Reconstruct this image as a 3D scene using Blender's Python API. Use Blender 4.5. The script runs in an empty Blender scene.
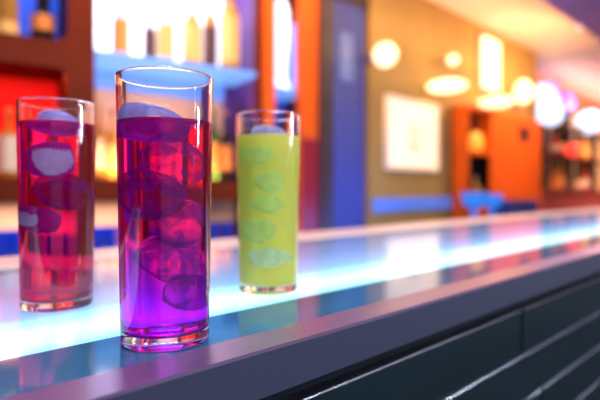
import bpy, bmesh, math, random
from mathutils import Vector, Matrix, noise
random.seed(7)
C = bpy.context.scene.collection
# World: +X runs along the bar, +Y from the guest side to the back wall, Z up.
CZ = 1.195                       # eye height
BT = 1.10                        # bar top height
F = 500.0
CA, SA = 0.717, 0.697            # yaw of the view against the bar
YB = 2.10                        # back wall plane
YR = 2.60                        # recessed wall plane further along
ZC = 2.684

def at(px, py, y):               # where the sight line through a pixel meets a wall plane
    a = (px-300)/F; D = y/(CA-SA*a)
    return Vector((D*(CA*a+SA), y, CZ+(190-py)/F*D))

# ---------------------------------------------------------------- materials
def mat(name, col, rough=.5, metal=0, emit=None, es=0, trans=0, ior=1.5, coat=0, var=0, vscale=20, stretch=(1,1,1), bump=0, spec=.5):
    m = bpy.data.materials.new(name); m.use_nodes = True
    nt = m.node_tree; b = nt.nodes['Principled BSDF']
    b.inputs['Base Color'].default_value = (*col, 1)
    b.inputs['Roughness'].default_value = rough
    b.inputs['Metallic'].default_value = metal
    b.inputs['Transmission Weight'].default_value = trans
    b.inputs['IOR'].default_value = ior
    b.inputs['Coat Weight'].default_value = coat
    b.inputs['Coat Roughness'].default_value = .03
    b.inputs['Specular IOR Level'].default_value = spec
    if emit:
        b.inputs['Emission Color'].default_value = (*emit, 1); b.inputs['Emission Strength'].default_value = es
    if var or bump:
        tc = nt.nodes.new('ShaderNodeTexCoord'); mp = nt.nodes.new('ShaderNodeMapping')
        mp.inputs['Scale'].default_value = stretch
        n = nt.nodes.new('ShaderNodeTexNoise'); n.inputs['Scale'].default_value = vscale; n.inputs['Detail'].default_value = 4
        nt.links.new(tc.outputs['Object'], mp.inputs['Vector']); nt.links.new(mp.outputs['Vector'], n.inputs['Vector'])
        if var:
            r = nt.nodes.new('ShaderNodeValToRGB')
            r.color_ramp.elements[0].position = .3; r.color_ramp.elements[1].position = .7
            r.color_ramp.elements[0].color = (*[c*(1-var) for c in col], 1)
            r.color_ramp.elements[1].color = (*[min(1, c*(1+var)) for c in col], 1)
            nt.links.new(n.outputs['Fac'], r.inputs['Fac']); nt.links.new(r.outputs['Color'], b.inputs['Base Color'])
        if bump:
            bp = nt.nodes.new('ShaderNodeBump'); bp.inputs['Strength'].default_value = bump; bp.inputs['Distance'].default_value = .002
            nt.links.new(n.outputs['Fac'], bp.inputs['Height']); nt.links.new(bp.outputs['Normal'], b.inputs['Normal'])
    return m

def mix_translucent(name, col, tcol, fac, rough=.15, clear=None):
    """glossy body mixed with light passing through it"""
    m = bpy.data.materials.new(name); m.use_nodes = True; nt = m.node_tree
    b = nt.nodes['Principled BSDF']; out = nt.nodes['Material Output']
    b.inputs['Base Color'].default_value = (*col, 1); b.inputs['Roughness'].default_value = rough
    if clear is not None:
        b.inputs['Transmission Weight'].default_value = 1; b.inputs['IOR'].default_value = clear
    t = nt.nodes.new('ShaderNodeBsdfTranslucent'); t.inputs['Color'].default_value = (*tcol, 1)
    d = nt.nodes.new('ShaderNodeBsdfDiffuse'); d.inputs['Color'].default_value = (*tcol, 1)
    m1 = nt.nodes.new('ShaderNodeMixShader'); m1.inputs[0].default_value = .4
    nt.links.new(t.outputs[0], m1.inputs[1]); nt.links.new(d.outputs[0], m1.inputs[2])
    m2 = nt.nodes.new('ShaderNodeMixShader'); m2.inputs[0].default_value = fac
    nt.links.new(b.outputs[0], m2.inputs[1]); nt.links.new(m1.outputs[0], m2.inputs[2])
    nt.links.new(m2.outputs[0], out.inputs['Surface'])
    return m

M = {}
M['glass'] = mat('clear_glass', (1,1,1), 0, trans=1, ior=1.48)
def liquid(name, top, bot, z0, z1, scat, fac):
    """drink colour graded from bottom to top"""
    m = mat(name, top, 0, trans=1, ior=1.33); nt = m.node_tree; b = nt.nodes['Principled BSDF']
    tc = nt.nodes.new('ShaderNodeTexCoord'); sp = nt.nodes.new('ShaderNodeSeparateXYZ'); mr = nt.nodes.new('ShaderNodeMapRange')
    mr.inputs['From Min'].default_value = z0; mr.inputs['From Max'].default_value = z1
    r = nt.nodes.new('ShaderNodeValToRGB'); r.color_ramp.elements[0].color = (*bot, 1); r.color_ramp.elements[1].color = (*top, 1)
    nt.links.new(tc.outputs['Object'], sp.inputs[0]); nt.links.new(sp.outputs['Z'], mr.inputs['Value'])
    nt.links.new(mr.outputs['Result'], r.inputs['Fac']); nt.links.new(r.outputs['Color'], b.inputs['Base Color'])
    t = nt.nodes.new('ShaderNodeBsdfTranslucent'); t.inputs['Color'].default_value = (*scat, 1)
    mx = nt.nodes.new('ShaderNodeMixShader'); mx.inputs[0].default_value = fac; out = nt.nodes['Material Output']
    df = nt.nodes.new('ShaderNodeBsdfDiffuse'); df.inputs['Color'].default_value = (*scat, 1); m0 = nt.nodes.new('ShaderNodeMixShader'); m0.inputs[0].default_value = .4
    nt.links.new(t.outputs[0], m0.inputs[1]); nt.links.new(df.outputs[0], m0.inputs[2])
    nt.links.new(b.outputs[0], mx.inputs[1]); nt.links.new(m0.outputs[0], mx.inputs[2]); nt.links.new(mx.outputs[0], out.inputs['Surface'])
    return m
M['pink'] = liquid('pink_drink', (.96,.012,.44), (.60,.01,.92), .012, .085, (1,.005,.08), .055)  # violet LED light from below is put into the lower colour
M['pink2'] = liquid('rose_drink', (.97,.02,.40), (.74,.01,.12), .02, .10, (1,.01,.12), .11)
M['green'] = liquid('lime_drink', (.70,1.0,.30), (.95,1.0,.16), .0, .15, (1.0,1.0,.26), .94)
def ice_mat(name, tcol, ior, lo, hi, rough):
    m = mix_translucent(name, (1,1,1), tcol, .5, rough, ior); nt = m.node_tree
    mx = [n for n in nt.nodes if n.type == 'MIX_SHADER' and n.outputs[0].links[0].to_node.type == 'OUTPUT_MATERIAL'][0]
    tc = nt.nodes.new('ShaderNodeTexCoord'); n = nt.nodes.new('ShaderNodeTexNoise'); n.inputs['Scale'].default_value = 85; n.inputs['Detail'].default_value = 2.5; n.inputs['Distortion'].default_value = .6
    mr = nt.nodes.new('ShaderNodeMapRange'); mr.inputs['From Min'].default_value = .35; mr.inputs['From Max'].default_value = .65
    mr.inputs['To Min'].default_value = lo; mr.inputs['To Max'].default_value = hi
    nt.links.new(tc.outputs['Object'], n.inputs['Vector']); nt.links.new(n.outputs['Fac'], mr.inputs['Value']); nt.links.new(mr.outputs['Result'], mx.inputs[0])
    return m
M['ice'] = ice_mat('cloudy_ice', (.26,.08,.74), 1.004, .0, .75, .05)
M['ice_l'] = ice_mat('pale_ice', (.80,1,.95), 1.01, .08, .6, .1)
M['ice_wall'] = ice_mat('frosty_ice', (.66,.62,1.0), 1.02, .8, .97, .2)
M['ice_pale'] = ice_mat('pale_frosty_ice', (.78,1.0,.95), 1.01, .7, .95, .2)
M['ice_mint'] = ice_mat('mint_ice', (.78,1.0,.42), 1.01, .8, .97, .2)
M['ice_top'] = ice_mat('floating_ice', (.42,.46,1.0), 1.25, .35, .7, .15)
M['alu'] = mat('brushed_metal', (.22,.155,.28), .30, .65, var=.06, vscale=60, stretch=(.05,1,1))
M['fascia'] = mat('grey_lacquer', (.024,.029,.052), .45, 0, spec=.3)
M['plank'] = mat('dark_teal_board', (.002,.010,.013), .38, spec=.25, var=.2, vscale=12, stretch=(.2,1,4))
M['strip'] = mat('polished_strip', (.75,.8,.9), .22, 1)
M['counter'] = mat('blue_glass_top', (.012,.12,.22), .07, coat=0, spec=.8)
M['brown'] = mat('red_brown_lacquer', (.15,.017,.001), .55, spec=.12, var=.15, vscale=6)
M['floor'] = mat('dark_floor', (.05,.04,.045), .4, var=.3, vscale=5)
M['ceiling'] = mat('ceiling_paint', (.80,.62,.48), .8, var=.04, vscale=3)
M['yellow'] = mat('ochre_plaster', (.42,.255,.06), .7, var=.08, vscale=4)
M['orange'] = mat('orange_lacquer', (.85,.13,.005), .45, spec=.25, var=.08, vscale=3)
M['darkwood'] = mat('dark_wood', (.05,.03,.03), .45, var=.2, vscale=9)
M['navy'] = mat('navy_paint', (.28,.19,.60), .5, var=.1, vscale=4)
M['bluepanel'] = mat('blue_lacquer', (.05,.075,.30), .5, var=.08, vscale=3)
M['black'] = mat('black_interior', (.015,.012,.012), .5)
M['steel'] = mat('steel', (.55,.57,.62), .3, 1)

# ---------------------------------------------------------------- mesh helpers
def link(name, bm, m, parent=None, loc=(0,0,0), rz=0, smooth=False):
    me = bpy.data.meshes.new(name); bmesh.ops.recalc_face_normals(bm, faces=bm.faces); bm.to_mesh(me); bm.free()
    if m is not None: me.materials.append(m)
    o = bpy.data.objects.new(name, me); C.objects.link(o); o.location = loc; o.rotation_euler = (0,0,rz)
    if parent is not None: o.parent = parent
    if smooth:
        for p in me.polygons: p.use_smooth = True
        try: me.set_sharp_from_angle(angle=math.radians(40))
        except Exception: pass
    return o
def add_box(bm, x0, x1, y0, y1, z0, z1, bev=0):
    r = bmesh.ops.create_cube(bm, size=1)
    vs = r['verts']
    for v in vs:
        v.co = Vector((x0+(v.co.x+.5)*(x1-x0), y0+(v.co.y+.5)*(y1-y0), z0+(v.co.z+.5)*(z1-z0)))
    if bev:
        es = list({e for v in vs for e in v.link_edges})
        bmesh.ops.bevel(bm, geom=es, offset=bev, segments=2, profile=.6, affect='EDGES')
def box(name, m, x0, x1, y0, y1, z0, z1, parent=None, bev=0):
    bm = bmesh.new(); add_box(bm, x0, x1, y0, y1, z0, z1, bev); return link(name, bm, m, parent)
def add_lathe(bm, prof, seg=48, sx=1, sy=1, ox=0, oy=0, close=True):
    rings = []
    for r, z in prof:
        if r < 1e-6: rings.append([bm.verts.new((ox, oy, z))])
        else: rings.append([bm.verts.new((ox+r*sx*math.cos(2*math.pi*k/seg), oy+r*sy*math.sin(2*math.pi*k/seg), z)) for k in range(seg)])
    for A, B in zip(rings, rings[1:]):
        for k in range(seg):
            j = (k+1) % seg
            if len(A) == 1 and len(B) == 1: continue
            if len(A) == 1: bm.faces.new((A[0], B[j], B[k]))
            elif len(B) == 1: bm.faces.new((A[k], A[j], B[0]))
            else: bm.faces.new((A[k], A[j], B[j], B[k]))
def lathe(name, m, prof, parent=None, loc=(0,0,0), seg=48, **k):
    bm = bmesh.new(); add_lathe(bm, prof, seg, **k); return link(name, bm, m, parent, loc, smooth=True)
def empty(name, loc, rz=0):
    o = bpy.data.objects.new(name, None); o.empty_display_size = .05; C.objects.link(o); o.location = loc; o.rotation_euler = (0,0,rz); return o
def tag(o, label, cat, group=None):
    o['label'] = label; o['category'] = cat
    if group: o['group'] = group
    return o
def struct(o):
    o['kind'] = 'structure'; return o
def dup(root, loc, rz=None):
    r = root.copy(); C.objects.link(r); r.location = loc
    if rz is not None: r.rotation_euler = (0,0,rz)
    for ch in list(root.children):
        c = ch.copy(); C.objects.link(c); c.parent = r
        for g in list(ch.children):
            d = g.copy(); C.objects.link(d); d.parent = c
    return r
def rounded_rect(x0, x1, z0, z1, r, n=6):
    pts = []
    for cx, cz, a0 in ((x1-r,z0+r,-90),(x1-r,z1-r,0),(x0+r,z1-r,90),(x0+r,z0+r,180)):
        for k in range(n+1):
            a = math.radians(a0+90*k/n); pts.append((cx+r*math.cos(a), cz+r*math.sin(a)))
    return pts
def panel(name, m, outer, holes, depth, parent, y=0):
    """vertical front board with rounded openings, lies in the XZ plane"""
    cu = bpy.data.curves.new(name, 'CURVE'); cu.dimensions = '2D'; cu.fill_mode = 'BOTH'; cu.extrude = depth/2
    for pts in [outer]+holes:
        sp = cu.splines.new('POLY'); sp.points.add(len(pts)-1); sp.use_cyclic_u = True
        for p, q in zip(sp.points, pts): p.co = (q[0], q[1], 0, 1)
    tmp = bpy.data.objects.new(name+'_tmp', cu); C.objects.link(tmp)
    dg = bpy.context.evaluated_depsgraph_get()
    me = bpy.data.meshes.new_from_object(tmp.evaluated_get(dg))
    bpy.data.objects.remove(tmp); bpy.data.curves.remove(cu)
    me.transform(Matrix.Translation((0, y+depth/2, 0)) @ Matrix.Rotation(math.pi/2, 4, 'X'))
    me.materials.clear(); me.materials.append(m)
    me.name = name
    o = bpy.data.objects.new(name, me); C.objects.link(o); o.parent = parent
    return o

# ---------------------------------------------------------------- room shell
X0, X1 = -2.2, 13.0
struct(box('floor', M['floor'], X0, X1, -2.5, 3.3, -.1, 0))
struct(box('ceiling', M['ceiling'], X0, X1, -2.5, 3.3, ZC, ZC+.1))
struct(box('wall_left', M['brown'], X0-.1, X0, -2.5, 3.3, 0, ZC))
struct(box('wall_right', M['yellow'], X1, X1+.1, -2.5, 3.3, 0, ZC))
xs = at(370, 0, YB).x; xe = at(537, 0, YB).x; xp = at(317, 0, YB).x
struct(box('wall_back', M['yellow'], xs, xe, YB, YB+.12, 0, ZC))
struct(box('wall_recess', M['orange'], xe-.5, X1, YR, YR+.1, 0, ZC))
struct(box('wall_service', M['brown'], X0, xe-.5, 3.2, 3.3, 0, ZC))
# navy bulkhead over the bar
struct(box('trim_1', M['navy'], X0, X1, -.6, 1.2, CZ+1.2, ZC))

# ---------------------------------------------------------------- bar
bt = empty('bar_counter', (0, 0, 0)); tag(bt, 'long bar top with metal edges and a glowing blue-white light line', 'bar top')
Y0, YT, YL0, YL1, YBk, YE = .230, .258, .317, .640, .68, .788
XA, XB = -1.2, 9.5
box('front_trim', M['alu'], XA, XB, Y0-.001, YT, BT-.0022, BT, bt)
box('front_fascia', M['fascia'], XA, XB, Y0, YT, BT-.030, BT-.0024, bt, .0008)['label'] = 'purple-grey vertical edge of the bar top'
box('glass_surface', M['counter'], XA, XB, YT+.0002, YL0-.0002, BT-.012, BT-.0004, bt)
box('glass_surface', M['counter'], XA, XB, YL1+.0002, YBk-.0002, BT-.012, BT-.0004, bt)
# lit diffuser: brightest above its tube, softer towards the back
m = mat('light_diffuser', (.20,.28,.42), .07, spec=.8); nt = m.node_tree; b = nt.nodes['Principled BSDF']
tc = nt.nodes.new('ShaderNodeTexCoord'); sp = nt.nodes.new('ShaderNodeSeparateXYZ'); mr = nt.nodes.new('ShaderNodeMapRange')
mr.inputs['From Min'].default_value = YL0; mr.inputs['From Max'].default_value = YL1
r = nt.nodes.new('ShaderNodeValToRGB'); cr = r.color_ramp; cr.interpolation = 'B_SPLINE'
cr.elements[0].position = 0; cr.elements[0].color = (.14,.55,.95,1)
cr.elements[1].position = 1; cr.elements[1].color = (.035,.055,.12,1)
for p, c in ((.035,(.50,1.9,2.9,1)), (.12,(.85,2.7,3.8,1)), (.20,(.42,1.25,2.1,1)), (.30,(.16,.36,.72,1)), (.6,(.07,.13,.28,1))):
    e = cr.elements.new(p); e.color = c
nt.links.new(tc.outputs['Object'], sp.inputs[0]); nt.links.new(sp.outputs['Y'], mr.inputs['Value'])
nt.links.new(mr.outputs['Result'], r.inputs['Fac']); nt.links.new(r.outputs['Color'], b.inputs['Emission Color'])
b.inputs['Emission Strength'].default_value = 1.0
M['diffuser'] = m; DIFF = b
lp = box('light_panel', m, XA, XB, YL0, YL1, BT-.012, BT-.0004, bt); lp['label'] = 'glowing blue-white light line in the bar top'
box('rear_trim', mat('cream_lacquer', (.75,.55,.45), .3), XA, XB, YBk, YE, BT-.012, BT+.002, bt, .001)
bf = empty('bar_cabinet', (0, Y0, 0)); tag(bf, 'dark teal boarded bar body with thin polished strips, under the bar top', 'bar cabinet')
box('carcass', M['black'], XA, XB, .262-Y0, YE-Y0-.02, 0, BT-.0125, bf)
zt = CZ-.1417
pitch = .056; k = 0
while zt - k*pitch > .1:
    z1 = zt-k*pitch-.0035; z0 = zt-(k+1)*pitch
    joint = (.613, 1.9, .677, 2.6)[k % 4]
    xsn = [XA]+[joint+2.4*q for q in range(4) if joint+2.4*q < XB]+[XB]
    for a, c in zip(xsn, xsn[1:]):
        box('board', M['plank'], a+.003, c-.003, .246-Y0, .2615-Y0, z0, z1, bf, .0012)
        bm = bmesh.new()   # half-round polished bead along the top of the board
        prof = [(.2615,z1+.0001),(.2446,z1+.0001),(.2440,z1+.0006),(.2445,z1+.0014),(.2460,z1+.0019),(.2615,z1+.0019)]
        A = [bm.verts.new((a+.004, y-Y0, z)) for y, z in prof]; B = [bm.verts.new((c-.004, y-Y0, z)) for y, z in prof]
        for i in range(len(prof)):
            j = (i+1) % len(prof); bm.faces.new((A[i], A[j], B[j], B[i]))
        bm.faces.new(A); bm.faces.new(B[::-1])
        link('metal_strip', bm, M['strip'], bf)
    k += 1
box('board', M['plank'], XA, XB, .246-Y0, .2615-Y0, zt+.004, BT-.032, bf, .001)

# ---------------------------------------------------------------- drinks
GH, GR, GB = .167, .0302, .0272
def glass_prof(s=1.0):
    R = lambda z: (GB+(GR-GB)*(z/GH))*s
    p = [(0,.0008),(R(0)-.0045,.0006),(R(0)-.004,.0004),(R(0)-.0015,.0),(R(0)-.0004,.0006),(R(0),.0018),(R(.0024),.0024),(R(.003),.003)]
    for i in range(1,9): z = GH*i/9; p.append((R(z), z))
    for dz in (.0040,.0018,.0014): p.append((R(GH-dz), GH-dz))
    w = .00135; c = w/2; zc = GH-.0011                       # fire-polished round lip
    for k in range(9):
        a = math.pi*k/8; p.append((R(GH)-c+c*1.12*math.cos(a), zc+c*1.25*math.sin(a)))
    for dz in (.0014,.0018,.0040): p.append((R(GH-dz)-w+.0001, GH-dz))
    for i in range(8,0,-1):
        z = GH*i/9
        if z > .016: p.append((R(z)-.0012, z))
    p += [(R(.0145)-.0012,.0145),(R(.013)-.0013,.013),(R(.0105)-.0018,.0105),(R(.0088)-.0032,.0085),(R(.008)-.0058,.0073),(R(.008)-.010,.0069),(R(.008)-.011,.0068),(0,.0068)]
    return p
def drink(loc, s, lvl, lm, label, gname):
    t = empty('highball_glass', loc); tag(t, label, 'drink')
    lathe('tumbler', M['glass'], glass_prof(s), t, seg=128)
    R = lambda z: (GB+(GR-GB)*(z/GH))*s
    p = [(0,.0066),(R(.008)-.011,.0066),(R(.008)-.010,.0067),(R(.008)-.0056,.0071),(R(.0088)-.0030,.0083),(R(.0105)-.0016,.0103),(R(.013)-.0011,.013),(R(.0145)-.0010,.0145)]
    for i in range(1,7): z = .0145+(lvl-.0145)*i/7; p.append((R(z)-.0010, z))
    p += [(R(lvl-.001)-.0010,lvl-.001),(R(lvl)-.0010,lvl+.0010),(R(lvl)-.0016,lvl+.0003),(R(lvl)-.003,lvl),(R(lvl)-.004,lvl-.0001),(0,lvl-.0001)]
    q = lathe('liquid', lm, p, t, seg=128); q['label'] = gname
    return t
def ice(loc, size, rot, label, group, im, seed, axis=None, rad=None):
    bm = bmesh.new(); bmesh.ops.create_cube(bm, size=1)
    bmesh.ops.subdivide_edges(bm, edges=bm.edges[:], cuts=7, use_grid_fill=True)
    for v in bm.verts:
        c = v.co*2; mx = max(abs(c.x),abs(c.y),abs(c.z)); d = c.normalized()
        c = c.lerp(d*1.14, .74)
        c *= 1+.09*noise.noise(d*1.1+Vector((seed,0,0)))
        v.co = Vector((c.x*size[0], c.y*size[1], c.z*size[2]))*.5
    bm.transform(Matrix.LocRotScale(None, __import__('mathutils').Euler(rot), None))
    if axis is not None:                 # melted flush against the inside of the glass
        for v in bm.verts:
            P = v.co+loc-axis; r = math.hypot(P.x, P.y)
            if r > rad: v.co.x -= P.x*(1-rad/r); v.co.y -= P.y*(1-rad/r)
    o = link('ice_cube', bm, im, None, loc, smooth=True)
    return tag(o, label, 'ice cube', group)

def stand(px, D):    # spot on the bar at view depth D
    a = (px-300)/F; return Vector((D*(CA*a+SA), D*(CA-SA*a), BT))
MAIN = stand(165.6, .3185); LEFT = stand(57.5, .413); GRN = stand(268.2, .479)
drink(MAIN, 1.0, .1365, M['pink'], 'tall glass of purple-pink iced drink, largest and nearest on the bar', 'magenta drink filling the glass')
drink(LEFT, 1.0, .148, M['pink2'], 'tall glass of rose-red iced drink at the far left of the bar', 'rose-red drink filling the glass')
drink(GRN, 1.02, .1445, M['green'], 'tall glass of yellow-green iced drink', 'lime green drink filling the glass')
# view axes on the bar: right = (CA,-SA), away = (SA,CA)
def off(base, r, aw, z): return base + Vector((CA*r+SA*aw, -SA*r+CA*aw, z))
G1, G2, G3 = 'ice in the purple-pink drink', 'ice in the rose-red drink', 'ice in the yellow-green drink'
def rin(z, s=1.0): return (GB+(GR-GB)*(z/GH))*s
for (r_, aw, z, sz, rot, lb, wall) in [
    (-.0090,-.001,.1370,(.036,.032,.022),(.12,.10,.3),'ice cube breaking the surface of the purple-pink drink',0),
    (.004,-.002,.113,(.034,.030,.024),(.5,.3,1.1),'ice cube just under the floating one in the purple-pink drink',0),
    (-.008,.003,.092,(.030,.028,.023),(.9,.2,.2),'pale ice cube at mid height left in the purple-pink drink',0),
    (.009,-.001,.074,(.028,.026,.023),(.2,.8,.9),'dark violet ice cube at mid height right in the purple-pink drink',0),
    (.001, .001,.051,(.030,.026,.021),(.6,.5,.1),'ice cube low in the purple-pink drink',0),
    (.011, .002,.031,(.026,.022,.020),(.3,.1,.7),'lowest ice cube in the purple-pink drink',0)]:
    ice(off(MAIN, r_, aw, z), sz, rot, lb, G1, M['ice_top' if 'surface' in lb else 'ice'], len(bpy.data.objects)*.7, MAIN, rin(z)-.0014)
for (r_, aw, z, sz, rot, lb, wall) in [
    (.000, .000,.1495,(.029,.028,.019),(.1,.15,.3),'ice cube breaking the surface of the rose-red drink',0),
    (.0035,-.0165,.119,(.027,.034,.026),(.1,-.2,.1),'bright blue-lit ice cube high in the rose-red drink',1),
    (.003, .002,.094,(.030,.028,.022),(.9,.2,.2),'ice cube at mid height of the rose-red drink',0),
    (-.009,-.0125,.072,(.026,.030,.018),(.1,.3,.3),'lowest ice cube in the rose-red drink, on its left side',1)]:
    ice(off(LEFT, r_, aw, z), sz, rot, lb, G2, M['ice_top' if 'surface' in lb else 'ice_wall' if wall else 'ice'], len(bpy.data.objects)*.9, LEFT, rin(z)-(.00085 if wall else .0014))
for (r_, aw, z, sz, rot, lb, wall) in [
    (.002, .000,.1455,(.034,.030,.019),(.1,.15,.3),'ice cube breaking the surface of the yellow-green drink',0),
    (-.003,-.012,.127,(.040,.034,.024),(.1,.2,.1),'ice cube just under the floating one in the yellow-green drink',1),
    (.003,-.012,.106,(.040,.034,.024),(.1,-.35,.2),'ice cube at mid height of the yellow-green drink',1),
    (.002,-.012,.083,(.040,.034,.024),(.1,.30,.1),'ice cube below mid height of the yellow-green drink',1),
    (-.002,-.012,.060,(.040,.034,.024),(.1,-.1,.1),'second lowest ice cube in the yellow-green drink',1),
    (.003,-.012,.035,(.040,.034,.024),(.05,.1,.1),'lowest ice cube in the yellow-green drink, pale and bluish',1)]:
    ice(off(GRN, r_, aw, z), sz, rot, lb, G3, M['ice_top' if 'surface' in lb else 'ice_pale' if 'bluish' in lb else 'ice_mint'], len(bpy.data.objects)*.4, GRN, rin(z,1.02)-.00085)

# ---------------------------------------------------------------- bottles
GL = {k: mix_translucent(k+'_bottle_glass', c, t, f, .08) for k, c, t, f in [
    ('amber', (.30,.10,.01), (.95,.42,.06), .75), ('clear', (.6,.65,.75), (.65,.8,1), .75), ('dark', (.015,.012,.01), (.06,.04,.02), .4),
    ('blue', (.02,.05,.4), (.05,.15,1), .75), ('green', (.02,.06,.02), (.15,.3,.05), .6), ('gold', (.25,.10,.01), (1,.60,.14), .6), ('red', (.3,.01,.01), (.9,.08,.05), .6)]}
LB = {'cream': mat('cream_label', (.85,.72,.5), .6), 'orange': mat('orange_label', (.85,.30,.05), .6), 'gold': mat('gold_label', (.9,.55,.15), .5),
      'dark': mat('dark_label', (.10,.04,.04), .6), 'white': mat('white_label', (.85,.85,.85), .6)}
def bottle(loc, H, R, g, lab, cap, label, group, lz=(.12,.45), square=False, neck=.30):
    t = empty('bottle', loc); tag(t, label, 'bottle', group)
    seg = 8 if square else 24
    p = [(0,.004),(R*.8,0),(R,.006),(R,H*.55),(R*.93,H*.61),(R*.6,H*.68),(R*neck*1.15,H*.74),(R*neck,H*.80),(R*neck,H*.94),(0,H*.94)]
    lathe('body', GL[g], p, t, seg=24)
    lathe('label', LB[lab], [(R*.9,H*lz[0]),(R+.0012,H*lz[0]+.0005),(R+.0012,H*lz[1]),(R*.9,H*lz[1]+.0005)], t, seg=24)
    lathe('cap', LB[cap], [(0,H*.9405),(R*neck*1.25,H*.9405),(R*neck*1.25,H*.995),(R*neck*1.1,H),(0,H)], t, seg=20)
    return t

# ---------------------------------------------------------------- left back bar unit (turned slightly)
H0 = at(262, 0, YB); TH = math.radians(-11.2); V = Vector((math.cos(TH), math.sin(TH), 0)); NV = Vector((-math.sin(TH), math.cos(TH), 0))
def lat(px, py, depth=0):
    """local x and height on the unit's front plane (or a plane 'depth' behind it)"""
    a = (px-300)/F; d = Vector((CA*a+SA, -SA*a+CA, 0)); P = Vector((H0.x, H0.y, 0))+NV*depth
    t = P.dot(NV)/d.dot(NV); q = d*t
    return (q-P).dot(V), CZ+(190-py)/F*t
bu = empty('back_bar_unit', (H0.x, H0.y, 0), TH); tag(bu, 'red-brown back bar cabinet with blue, red and white lit openings', 'cabinet')
xl = lat(-150, 0)[0]; x_a0 = lat(-110, 0)[0]; x_a1 = lat(68, 0)[0]; x_c0 = lat(95, 0)[0]; x_c1 = lat(258, 0)[0]
zA = lat(30, 36)[1]; zB1 = lat(30, 64)[1]; zB0 = lat(30, 178)[1]
zSh = lat(165, 59)[1]; zC0 = lat(165, 180)[1]; zD1 = lat(60, 202)[1]; zD0 = .90
DEP = .34
holes = [rounded_rect(x_a0, x_a1, zA, 2.45, .05), rounded_rect(x_a0, x_a1, zB0, zB1, .05), rounded_rect(x_c0, x_c1-.01, zC0, 2.45, .03),
         rounded_rect(x_a0, x_c1-.01, zD0+.002, zD1, .01)]
panel('face_frame', M['brown'], [(xl,0),(0,0),(0,ZC-.005),(xl,ZC-.005)], holes, .03, bu)
M['blueback'] = mat('blue_lit_back', (.05,.14,.75), .5, emit=(.02,.10,.75), es=.55, var=.1, vscale=3)
M['redback'] = mat('red_lit_back', (.7,.008,.004), .6, spec=.1, emit=(.9,.008,.005), es=.7)
M['whiteback'] = mat('white_light_panel', (.8,.85,.95), .5, emit=(.78,.86,1.0), es=1.35)
M['peach'] = mat('peach_tiles', (.85,.48,.30), .5)
M['purple'] = mat('purple_panel', (.16,.05,.30), .5)
M['shelf'] = mat('glow_shelf', (.08,.22,.7), .3, emit=(.18,.42,1.0), es=.85)  # emission stands in for light coming through the shelf
bx = lambda name, m, *a, **k: box(name, m, *a, parent=bu, **k)
bx('back_panel', M['blueback'], x_a0, x_a1, DEP, DEP+.02, zA-.02, 2.45)['label'] = 'blue lit back of the upper left opening'
bx('back_panel', M['redback'], x_a0, x_a1, DEP, DEP+.02, zB0, zB1)['label'] = 'red lit back of the lower left opening'
xm = lat(222, 0, DEP)[0]
bx('light_panel', M['whiteback'], x_c0-.04, xm, DEP-.01, DEP+.02, zSh+.01, 2.45)['label'] = 'bright white backlit panel behind the bottles'
bx('back_panel', M['purple'], xm, 0, DEP-.01, DEP+.02, zC0, 2.45)['label'] = 'dark purple back beside the light panel'
bx('back_panel', M['peach'], x_c0-.04, xm, DEP-.01, DEP+.02, zC0, zSh-.02)['label'] = 'peach back below the glass shelf'
bx('glow_strip', mat('blue_spill_glow', (.1,.25,.7), .4, emit=(.16,.36,1.0), es=.62), x_c0-.04, xm, DEP-.020, DEP-.011, zSh-.115, zSh-.0225)['label'] = 'blue glow for light spilling under the shelf'  # glowing sheet added for the blue light falling through the shelf
bx('back_panel', M['purple'], x_a0, 0, DEP-.001, DEP+.02, zD0, 1.005)['label'] = 'dark violet lower splashback'
bx('back_panel', M['peach'], x_a0, 0, DEP, DEP+.02, 1.0055, zD1)['label'] = 'peach splashback above the work shelf'
bx('rail', M['brown'], x_a0, x_a1, .0302, DEP, zA-.03, zA-.0005)
bx('rail', M['brown'], x_a0, x_a1, .0302, DEP, zB1+.001, zB1+.02)
bx('rail', M['brown'], x_a0, -.002, .0302, DEP, zD1+.001, min(zB0, zC0)-.001)
bx('partition', M['brown'], x_a1+.002, x_c0-.05, .0302, DEP+.02, zD1+.05, 2.5)
bx('partition', M['purple'], -.02, -.001, .0302, DEP, zC0, 2.5)
bx('glass_shelf', M['shelf'], x_c0-.045, -.021, .002, DEP-.012, zSh-.022, zSh, bev=.003)['label'] = 'blue-tinted shelf, its light from above put in as glow'
bx('work_shelf', M['steel'], xl, -.002, -.02, DEP, zD0-.03, zD0, bev=.004)
bx('carcass', M['brown'], xl, -.002, .0302, DEP+.02, 0, zD0-.031)
def unit_loc(px, depth, z):
    x, _ = lat(px, 190, depth); return Vector((H0.x, H0.y, 0))+V*x+NV*depth+Vector((0,0,z))
def scale_at(px, depth):   # metres per pixel
    x, z = lat(px, 90, depth); return (z-CZ)/100
g = 'bottles on the lit upper shelf'
for px, d, hpx, rpx, gl, lb, cp, la in [
    (121,.16,72,8.0,'clear','orange','dark','slim bottle with orange-brown label, first from the left on the white lit shelf'),
    (150,.20,66,6.0,'clear','dark','dark','slim clear bottle with dark label between two orange labelled bottles'),
    (166,.13,70,8.5,'clear','gold','gold','clear bottle with wide golden label in the middle of the lit shelf'),
    (192,.14,76,9.5,'gold','gold','dark','golden bottle with dark cap, third from the right on the lit shelf'),
    (210,.20,84,7.0,'amber','dark','dark','amber bottle with dark label just left of the largest golden bottle'),
    (230,.11,98,9.5,'gold','gold','cream','largest golden bottle with tall pale neck at the right end of the lit shelf')]:
    s = scale_at(px, d); bottle(unit_loc(px, d, zSh+.0005), hpx*s, rpx*s, gl, lb, cp, la, g, lz=(.10,.56))
g = 'bottles below the lit shelf'
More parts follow.
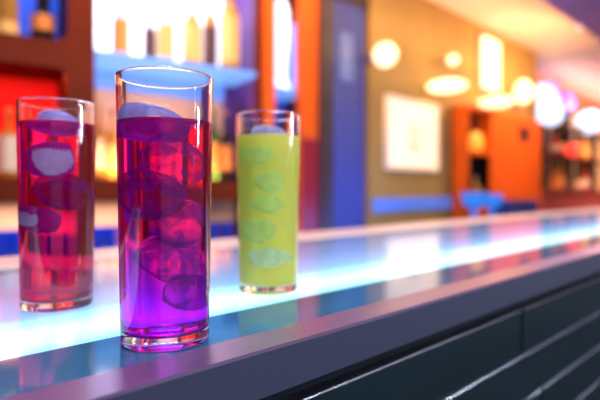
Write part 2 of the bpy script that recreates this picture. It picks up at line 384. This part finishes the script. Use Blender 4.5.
for px, d, hpx, rpx, gl, lb, cp, la in [
    (100,.20,78,6,'gold','cream','gold','pale bottle with cream label just right of the rose-red drink'),
    (112,.16,70,6,'gold','gold','dark','golden bottle just left of the largest glass'),
    (150,.22,60,7,'clear','orange','orange','bottle with orange label seen behind the largest glass'),
    (213,.16,76,7,'green','orange','gold','dark green bottle with orange label right of the largest glass'),
    (226,.20,70,6.5,'dark','orange','orange','dark bottle with orange label just left of the green drink'),
    (241,.15,80,5.5,'dark','dark','dark','black bottle behind the rim of the green drink')]:
    s = scale_at(px, d); bottle(unit_loc(px, d, zC0+.0005), hpx*s, rpx*s, gl, lb, cp, la, g, lz=(.15,.5))
g = 'bottles in the blue opening'
for px, d, hpx, rpx, gl, lb, cp, la in [
    (6,.14,70,11,'gold','gold','gold','thick golden bottle at the left edge in the blue opening'),
    (43,.14,50,11,'dark','orange','dark','squat dark bottle with orange label in the blue opening')]:
    s = scale_at(px, d); bottle(unit_loc(px, d, zA+.0005), hpx*s, rpx*s, gl, lb, cp, la, g, lz=(.05,.25) if px < 20 else (.27,.58), neck=.55)
s = scale_at(8,.15); bottle(unit_loc(9,.15,zB0+.0005), 70*s, 9*s, 'amber', 'cream', 'orange', 'amber bottle with cream label in the red opening', None, lz=(.1,.6))
# blue tumblers on the work shelf
t0 = None; labs = {3:'blue tumbler at the left edge of the work shelf',15:'blue tumbler left of the rose-red drink, second on the work shelf',100:'blue tumbler between the two red drinks, left one',113:'blue tumbler between the two red drinks, right one touching the large glass outline'}
M['blueglass'] = GL['blue']
for px in (3, 15, 98, 110, 214, 227):
    loc = unit_loc(px, .10, zD0+.0005)
    if t0 is None:
        R, H = .028, .118
        t0 = lathe('tumbler_glass', M['blueglass'], [(0,.001),(R*.8,0),(R*.84,.003),(R,H),(R-.003,H),(R*.8-.003,.012),(0,.010)], None, loc, seg=24)
        o = t0
    else:
        o = t0.copy(); C.objects.link(o); o.location = loc
    tag(o, {3:'blue tumbler at the left edge of the picture on the work shelf',
            15:'blue tumbler close left of the rose-red drink on the work shelf', 98:'blue tumbler between the two red drinks, the left of two',
            110:'blue tumbler between the two red drinks, the right of two', 214:'blue tumbler just right of the largest glass on the work shelf',
            227:'blue tumbler just left of the green drink on the work shelf'}[px], 'tumbler', 'blue tumblers on the work shelf')
def area(name, loc, size, col, power, rot=(0,0,0), sy=None):
    l = bpy.data.lights.new(name, 'AREA'); l.color = col; l.energy = power; l.size = size
    if sy: l.shape = 'RECTANGLE'; l.size_y = sy
    o = bpy.data.objects.new(name, l); C.objects.link(o); o.location = loc; o.rotation_euler = rot; return o
def ulight(name, pxc, depth, z, sx, col, power):
    return area(name, unit_loc(pxc, depth, z), sx, col, power, (0,0,TH), .05)
ulight('niche_light', 30, .10, 2.44, .6, (.15,.35,1), 3)
ulight('niche_light', 20, .10, zB1-.012, .6, (1,.25,.08), 1.6)
ulight('niche_light', 150, .10, 2.44, .7, (.75,.85,1), 10)
o = ulight('niche_light', 160, .10, zC0+.012, .7, (1,.52,.26), 6); o.rotation_euler = (math.pi,0,TH)
ulight('niche_light', 60, .20, zD1-.012, 1.0, (1,.75,.6), 3.5)

# ---------------------------------------------------------------- orange niche column
nc = empty('niche_column', (0, YB, 0)); tag(nc, 'orange column with a tall narrow blue lit niche', 'column')
a0 = H0.x+.012; a1 = at(318,0,YB).x; h0 = at(275.5,0,YB).x; h1 = at(300,0,YB).x
zN = at(288, 86, YB).z
panel('face', M['orange'], [(a0,0),(a1,0),(a1,ZC-.005),(a0,ZC-.005)], [rounded_rect(h0, h1, 1.0, 2.55, .02)], .04, nc)
M['maroon'] = mat('maroon_panel', (.16,.01,.02), .4)
M['deepblue'] = mat('blue_niche_back', (.05,.10,.55), .4, emit=(.05,.10,.6), es=.35)
box('back_panel', M['deepblue'], h0-.03, h1+.2, .30, .32, zN-.35, 2.6, nc)['label'] = 'deep blue back of the niche'
box('back_panel', M['maroon'], h0-.03, h1+.2, .30, .32, .9, zN-.3505, nc)['label'] = 'maroon lower back of the niche'
box('shade_overlay', mat('crimson_shade', (.30,.006,.02), .4), h1+.012, a1-.002, -.006, -.0005, .94, 1.50, nc)['label'] = 'crimson shade overlay low on the column'  # thin overlay puts the fading wash light low on the column into colour
box('niche_shelf', M['shelf'], h0-.03, h1+.15, .045, .29, zN-.02, zN, nc, .003)
box('side_panel', M['maroon'], h1+.16, h1+.18, .041, .30, .9, 2.6, nc)
gl = mat('glowing_glass', (.8,.9,1), .2, emit=(.75,.88,1), es=1.6)
gl2 = mat('blue_glowing_glass', (.3,.4,1), .2, emit=(.22,.34,1), es=1.2)
c1 = at(281, 0, YB+.10); c2 = at(294, 0, YB+.17)
lamp = empty('glow_lamp', (c1.x, YB+.10, zN+.0005)); tag(lamp, 'tall white glowing vase lamp in the narrow niche', 'lamp')
lathe('lamp_shade', gl, [(0,.022),(.040,.022),(.032,.08),(.036,.2),(.050,.36),(.048,.46),(.03,.52),(0,.53)], lamp, seg=32)
lathe('base', gl, [(0,0),(.058,0),(.060,.012),(.045,.0215),(0,.0215)], lamp, seg=32)
lathe('vase', gl2, [(0,0),(.040,0),(.044,.02),(.030,.10),(.034,.22),(.048,.36),(.036,.44),(.030,.45),(0,.45)], None, (c2.x+.02, YB+.19, zN+.0005), seg=32)
tag(bpy.data.objects['vase'], 'blue glowing vase beside the white lamp in the narrow niche', 'vase')

# ---------------------------------------------------------------- dark post and blue door
struct(box('trim_2', M['darkwood'], a1+.002, at(331,0,YB).x, YB-.02, YB+.14, 0, ZC))
db = at(331,0,YB).x+.002
struct(box('door_1', M['bluepanel'], db, xs-.02, YB+.03, YB+.08, 0, 2.42))
struct(box('trim_3', M['darkwood'], db, xs-.001, YB+.02, YB+.12, 2.425, ZC))
bm = bmesh.new(); add_box(bm, -.065, .065, -.012, 0, -.16, .16, .004)
c = at(345, 58, YB+.03)
o = link('door_patch', bm, mat('pale_blue_glow', (.12,.20,.48), .4, emit=(.12,.20,.55), es=.05), None, (c.x, YB+.0295, c.z)); tag(o, 'soft pale blue reflection patch on the blue door', 'light')  # glowing plate added for the pale reflection on the door

# ---------------------------------------------------------------- yellow wall: notice, lamps, blue ledge
def warm(n, e, col=(1,.80,.45)): return mat(n, col, .4, emit=col, es=e)
WG = warm('warm_globe', 1.7, (1,.80,.46)); WB = warm('warm_bowl', 2.2, (1,.78,.42)); WP = warm('warm_panel', 1.6, (1,.80,.50))
n0 = at(384, 92, YB); n1 = at(436, 172, YB); zt_, zb_ = at(384,94,YB).z, at(384,169,YB).z
nt_ = empty('notice_board', ((n0.x+n1.x)/2, YB-.001, zb_)); tag(nt_, 'square glowing cream notice in a pale frame on the ochre wall', 'notice')
w = (n1.x-n0.x)/2; hh = zt_-zb_
mp_ = mat('glowing_paper', (.95,.85,.7), .6, emit=(1,.70,.38), es=.8)  # sheet has an even cream glow of its own
box('sheet', mp_, -w+.03, w-.03, -.022, -.012, .03, hh-.03, nt_)
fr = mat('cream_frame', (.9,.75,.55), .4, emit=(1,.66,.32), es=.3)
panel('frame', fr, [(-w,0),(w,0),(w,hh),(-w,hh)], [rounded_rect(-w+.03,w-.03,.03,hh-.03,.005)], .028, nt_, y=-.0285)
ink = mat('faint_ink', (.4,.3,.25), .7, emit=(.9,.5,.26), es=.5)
bm = bmesh.new(); add_lathe(bm, [(.045,0),(.07,0),(.07,.001),(.045,.001),(.045,0)], 24); bmesh.ops.rotate(bm, verts=bm.verts, matrix=Matrix.Rotation(math.pi/2,3,'X'))
bmesh.ops.translate(bm, verts=bm.verts, vec=(0,-.0222,hh*.45)); add_box(bm, -.10,.10,-.0232,-.0222,hh*.26,hh*.29); add_box(bm, -.07,.07,-.0232,-.0222,hh*.62,hh*.64)
link('printed_emblem', bm, ink, nt_)
def plight(loc, col, power, r=.05):
    l = bpy.data.lights.new('bulb', 'POINT'); l.color = col; l.energy = power; l.shadow_soft_size = r
    o = bpy.data.objects.new('bulb', l); C.objects.link(o); o.location = loc; return o
def globe(px, py, R, y, label, m, cat='lamp', flat=1.0, grp=None):
    c = at(px, py, y)
    t = empty('wall_lamp', (c.x, YB-.001 if y <= YB else YR-.001, c.z)); tag(t, label, cat, grp)
    yy = y-t.location.y
    lathe('lamp_shade', m, [(R*math.sin(a), -R*flat*math.cos(a)) for a in [math.pi*k/14 for k in range(15)]], t, (0, yy, 0), seg=32)
    bm = bmesh.new(); add_lathe(bm, [(0,0),(.02,0),(.02,-yy-R*.9-.01),(.03,-yy-R*.9-.008),(.03,-yy-R*.9),(0,-yy-R*.9)][:3]+[(0,-yy-R*.8)], 16)
    bmesh.ops.rotate(bm, verts=bm.verts, matrix=Matrix.Rotation(math.pi/2,3,'X'))
    link('bracket', bm, M['steel'], t); return c
c = globe(385, 55, .080, YB-.14, 'round glowing globe lamp above the notice', WG)
plight((c.x, YB-.28, c.z+.12), (1,.60,.25), 2.2)
globe(453, 60, .045, YB-.10, 'small glowing globe lamp right of the notice', WG)
c = globe(447, 86, .150, YB-.19, 'wide flat glowing bowl lamp upper right of the notice', WB, flat=.32)
plight((c.x, YB-.30, c.z+.22), (1,.60,.25), 1.6)
c = globe(496, 102, .150, YB-.19, 'wide flat glowing bowl lamp below the tall light panel', WB, flat=.32)
plight((c.x, YB-.30, c.z+.25), (1,.60,.25), 1.6)
c = globe(523, 92, .085, YB-.12, 'glowing globe lamp near the end of the ochre wall', WB, flat=1.4)
p0, p1 = at(477, 38, YB), at(495, 92, YB); zz1 = at(486,38,YB).z; zz0 = at(486,92,YB).z
tp = empty('tall_light', ((p0.x+p1.x)/2, YB-.001, zz0)); tag(tp, 'tall narrow glowing light panel on the ochre wall', 'light')
w = (p1.x-p0.x)/2
box('diffuser', WP, -w+.02, w-.02, -.06, -.012, .02, zz1-zz0-.02, tp, .006)
panel('frame', M['steel'], [(-w,0),(w,0),(w,zz1-zz0),(-w,zz1-zz0)], [rounded_rect(-w+.018,w-.018,.018,zz1-zz0-.018,.004)], .03, tp, y=-.0305)
# back counter with blue light strip
bc = empty('back_counter', (0, YB-.5, 0)); tag(bc, 'low back counter with a blue glowing strip below the notice', 'counter')
m = mat('blue_light_strip', (.1,.2,.6), .3, emit=(.07,.18,.70), es=.5)
M['slate'] = mat('slate_top', (.10,.10,.18), .35)
xa, xb = xs+.02, xe-.1
box('body', M['slate'], xa, xb, .12, .498, 0, .90, bc)
box('top', M['slate'], xa, xb, .10, .498, .90, .94, bc, .004)
z1_, z0_ = at(400,198,YB-.02).z, at(400,211,YB-.02).z
box('glow_strip', m, xa, at(468,0,YB-.16).x-.02, .47, .498, z0_, z1_, bc, .004)['label'] = 'blue glowing strip'
# blue bowls on the counter
for px, lb, sc in ((474,'bright blue glass bowl, larger of two on the back counter',1.0),(492,'bright blue glass bowl nearest the orange shelf on the back counter',.85)):
    c = at(px, 205, YB-.30)
    R = .10*sc; H = .235 if sc == 1 else .22
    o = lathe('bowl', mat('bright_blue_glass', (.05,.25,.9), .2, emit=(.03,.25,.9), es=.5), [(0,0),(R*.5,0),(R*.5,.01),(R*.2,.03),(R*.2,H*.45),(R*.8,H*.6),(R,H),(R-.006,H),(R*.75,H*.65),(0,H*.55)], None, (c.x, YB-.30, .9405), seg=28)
    tag(o, lb, 'bowl', 'blue bowls on the back counter')
for px, lb in ((508,'navy box beside the blue bowls on the back counter'),(522,'navy box furthest from the blue bowls on the back counter')):
    c = at(px, 208, YB-.32); zt2 = at(px, 203, YB-.32).z
    bm = bmesh.new(); add_box(bm, -.13,.13,-.09,.09,0,zt2-.9405,.004); add_box(bm, -.135,.135,-.095,.095,zt2-.9405,zt2-.9405+.025,.004)
    o = link('box', bm, mat('navy_box', (.03,.06,.28), .5), None, (c.x, YB-.32, .9405)); tag(o, lb, 'box', 'navy boxes on the back counter')

# ---------------------------------------------------------------- orange shelf unit
yo = YB-.16
ou = empty('orange_shelf', (0, yo, 0)); tag(ou, 'bright orange shelf unit with dark open niches at the end of the ochre wall', 'shelf')
q0, q1, q2 = at(468,0,yo).x, at(491,0,yo).x, at(541,0,yo).x
zt_ = at(500,112,yo).z; za, zb = at(478,172,yo).z, at(478,152,yo).z
s0, s1 = at(519,0,yo).x, at(531,0,yo).x; sz0, sz1 = at(525,142,yo).z, at(525,127,yo).z
zlow = at(478,206,yo).z
panel('face', M['orange'], [(q0,.942),(q2,.942),(q2,zt_),(q0,zt_)], [rounded_rect(q0+.02,q1,zb+.01,zt_-.03,.02), rounded_rect(q0+.02,q1,zlow,zb-.02,.02), rounded_rect(s0,s1,sz0,sz1,.02)], .02, ou)
box('back_panel', M['black'], q0, q2, .14, .158, .942, zt_, ou)
box('shelf', M['orange'], q0+.01, q2-.01, .0205, .139, zb-.02, zb+.01, ou)
box('shelf', M['orange'], q0+.01, q2-.01, .0205, .139, zlow-.03, zlow, ou)
box('top', M['orange'], q0, q2, .0205, .139, zt_-.02, zt_, ou)
box('side_panel', M['orange'], q0, q0+.0095, .0205, .139, .942, zt_-.0205, ou)
box('side_panel', M['orange'], q1+.01, q1+.03, .0205, .139, zb+.0105, zt_-.0205, ou)
c = at(478, 0, yo+.06)
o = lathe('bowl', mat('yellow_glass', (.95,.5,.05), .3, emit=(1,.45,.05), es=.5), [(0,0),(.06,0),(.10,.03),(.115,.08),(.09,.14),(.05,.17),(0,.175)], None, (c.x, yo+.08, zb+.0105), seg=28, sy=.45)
tag(o, 'glowing yellow-orange vessel in the upper niche of the orange shelf', 'vessel')
bottle((c.x, yo+.08, zlow+.0005), .24, .05, 'gold', 'cream', 'cream', 'pale bottle in the lower niche of the orange shelf', None)

# ---------------------------------------------------------------- recess at the far right
rb = empty('recess_shelf', (0, YR-.3, 0)); tag(rb, 'red-brown bottle shelving in the recess at the far right', 'shelf')
yr = YR-.30
r0 = xe+.05; r1 = X1-.3
M['pinkred'] = mat('pink_red_lacquer', (.55,.10,.09), .4)
M['far'] = mat('amber_glow_back', (.75,.36,.12), .5, emit=(.95,.45,.16), es=.85)  # emission added to the back to brighten the recess bottles
zs = [at(585,y,yr).z for y in (205,190,158,128)]
box('base', M['pinkred'], r0, r1, 0, .298, 0, zs[1]-.03, rb)
box('top', M['pinkred'], r0, r1, -.02, .298, zs[1]-.03, zs[1], rb, .004)
box('shelf', M['brown'], r0, r1, 0, .28, zs[2]-.02, zs[2], rb)
box('shelf', M['brown'], r0, r1, 0, .28, zs[3]-.02, zs[3], rb)
box('back_panel', M['far'], r0, r1, .281, .298, zs[1]+.0005, zs[3]+.35, rb)
for px in (549, 573, 596):
    x = at(px,0,yr).x; box('upright', M['darkwood'], x-.04, x+.04, 0, .28, zs[1]+.0005, zs[3]+.35, rb)
k = 0
kinds = [('gold','cream','gold'),('amber','orange','dark'),('dark','gold','gold'),('green','cream','dark'),('gold','gold','cream'),('blue','white','dark'),('red','cream','gold')]
words = ['cream labelled gold','orange labelled amber','dark','green','all gold','blue','red']
for row, zb_ in ((1, zs[1]), (2, zs[2])):
    for px in (555, 561, 567, 579, 585, 591):
        x = at(px,0,yr+.12).x; g_, l_, c_ = kinds[(k*3+row) % 7]
        w_ = words[(k*3+row) % 7]
        bottle((x, yr+.12, zb_+.0005), .30+.04*((k*5) % 3), .05, g_, l_, c_,
               '%s bottle on the %s recess shelf, %s bay, %s of its three' % (w_, ('lower','upper')[row-1], ('nearer','further')[px > 573], {555:'left',561:'middle',567:'right',579:'left',585:'middle',591:'right'}[px]), 'bottles in the far recess')
        k += 1
WW = warm('cool_globe', 1.7, (.60,.75,1)); PU = warm('violet_globe', 1.3, (.22,.16,1)); RD = warm('red_globe', 1.4, (1,.05,.03))
globe(540, 103, .20, YR-.35, 'largest blue-white glowing globe at the end of the ochre wall', WW, flat=1.15)
globe(551, 114, .14, YR-.40, 'blue-white globe low beside the largest one', WW)
globe(589, 122, .17, YR-.30, 'blue-white glowing globe at the right edge of the picture', WW)
globe(566, 102, .11, YR-.30, 'small violet-blue globe between the two big white globes', PU, grp='violet lamps in the recess')
globe(548, 92, .12, YR-.30, 'violet-blue globe peeping above the largest white globe', PU, grp='violet lamps in the recess')
globe(572, 150, .085, YR-.42, 'small round red lamp in front of the recess shelving', RD)

# ---------------------------------------------------------------- lights
# ceiling downlights over the aisle
def down(px_x, y, power, col, size=.22):
    t = empty('ceiling_light', (px_x, y, ZC-.001)); 
    lathe('rim', M['steel'], [(.09,0),(.125,0),(.125,-.012),(.09,-.012),(.09,0)], t, seg=32)
    lathe('diffuser', WG, [(0,-.002),(.089,-.002),(.089,-.006),(0,-.006)], t, seg=32)
    a = area('ceiling_lamp', (px_x, y, ZC-.02), size, col, power); return t
for i, (x, y, p, c) in enumerate([(1.0,1.7,18,(1,.6,.35)),(3.0,1.42,5,(1,.60,.30)),(5.0,1.42,5,(1,.60,.30)),(7.6,1.9,30,(1,.55,.5)),(10.2,1.9,30,(1,.6,.6))]):
    t = down(x, y, p, c)
    tag(t, ['round recessed ceiling light above the orange niche column','round recessed ceiling light in front of the ochre wall, nearer one','round recessed ceiling light in front of the ochre wall, further one','round recessed ceiling light before the recess, nearer one','round recessed ceiling light before the recess, furthest of all'][i], 'ceiling light', 'ceiling lights over the aisle')
# unseen uplights that wash the ceiling
area('ceiling_wash', (4.2, 1.85, 2.20), 3.2, (1,.58,.36), 10, (math.pi,0,0), .08)
area('ceiling_wash', (8.5, 2.2, 2.25), 4.0, (1,.52,.52), 26, (math.pi,0,0), .08)
# blue floor light by the door
area('door_light', (at(350,0,YB).x, YB-.45, .95), .35, (.12,.25,1), 4.5, (math.radians(150),0,0), .2)
# guest side: large unseen fill light added to brighten the drinks
area('drink_fill', (.1, -1.05, 2.30), 2.4, (.84,.82,1), 92, (math.radians(45),0,math.radians(-8)), 1.3)
area('strip_fill', (3.4, -2.0, 1.62), .22, (.85,.92,1), 30, (math.radians(70),0,math.radians(60)), .30)  # unseen light added for highlights along the polished strips
for x, yy_, p in ((.25,.62,8),(1.6,.7,5)): area('rim_fill', (x, yy_, CZ+1.18), .14, (.75,.78,1), p)  # unseen fills added above the bar to brighten rims and ice
area('column_wash', ((a0+a1)/2, YB-.35, 2.62), .15, (1,.50,.18), 9, (math.radians(15),0,0), .1)
area('recess_fill', (8.6, 1.9, 2.3), .8, (1,.6,.4), 45, (math.radians(35),0,0), .2)  # unseen fill added to lift the dark recess bottles
area('side_lamp', (1.35, -.95, CZ+.30), .10, (.82,.88,1), 9, (math.radians(82),0,math.atan2(1.3,1.15)-math.pi/2), .5)
area('front_fill', (-.5, -1.1, CZ+.95), .3, (.85,.85,1), 1, (math.radians(60),0,math.radians(-28)), .3)  # faint unseen fill added for glass rims and ice tops
area('shelf_fill', (4.6, 1.2, 2.36), .5, (1,.55,.22), 26, (math.radians(50),0,math.radians(-12)), .3)  # unseen warm light added to brighten the orange shelf

w = bpy.data.worlds.new('world'); bpy.context.scene.world = w; w.use_nodes = True
w.node_tree.nodes['Background'].inputs[0].default_value = (.40,.38,.62,1)
w.node_tree.nodes['Background'].inputs[1].default_value = .5

# ---------------------------------------------------------------- camera
cam = bpy.data.cameras.new('camera'); co = bpy.data.objects.new('camera', cam); C.objects.link(co)
co.location = (0,0,CZ); co.rotation_euler = (math.pi/2, 0, math.atan2(-SA, CA))
cam.sensor_width = 36; cam.lens = F*36/600; cam.shift_y = -10/600; cam.clip_start = .01
cam.dof.use_dof = True; cam.dof.focus_distance = .312; cam.dof.aperture_fstop = 4.0
sc = bpy.context.scene; sc.camera = co
sc.view_settings.view_transform = 'Standard'; sc.view_settings.look = 'None'; sc.view_settings.gamma = 1; sc.view_settings.exposure = 0
sc.cycles.use_denoising = True; sc.cycles.max_bounces = 20; sc.cycles.transmission_bounces = 16; sc.cycles.glossy_bounces = 6; sc.cycles.diffuse_bounces = 4
sc.cycles.sample_clamp_indirect = 10; sc.cycles.blur_glossy = .5
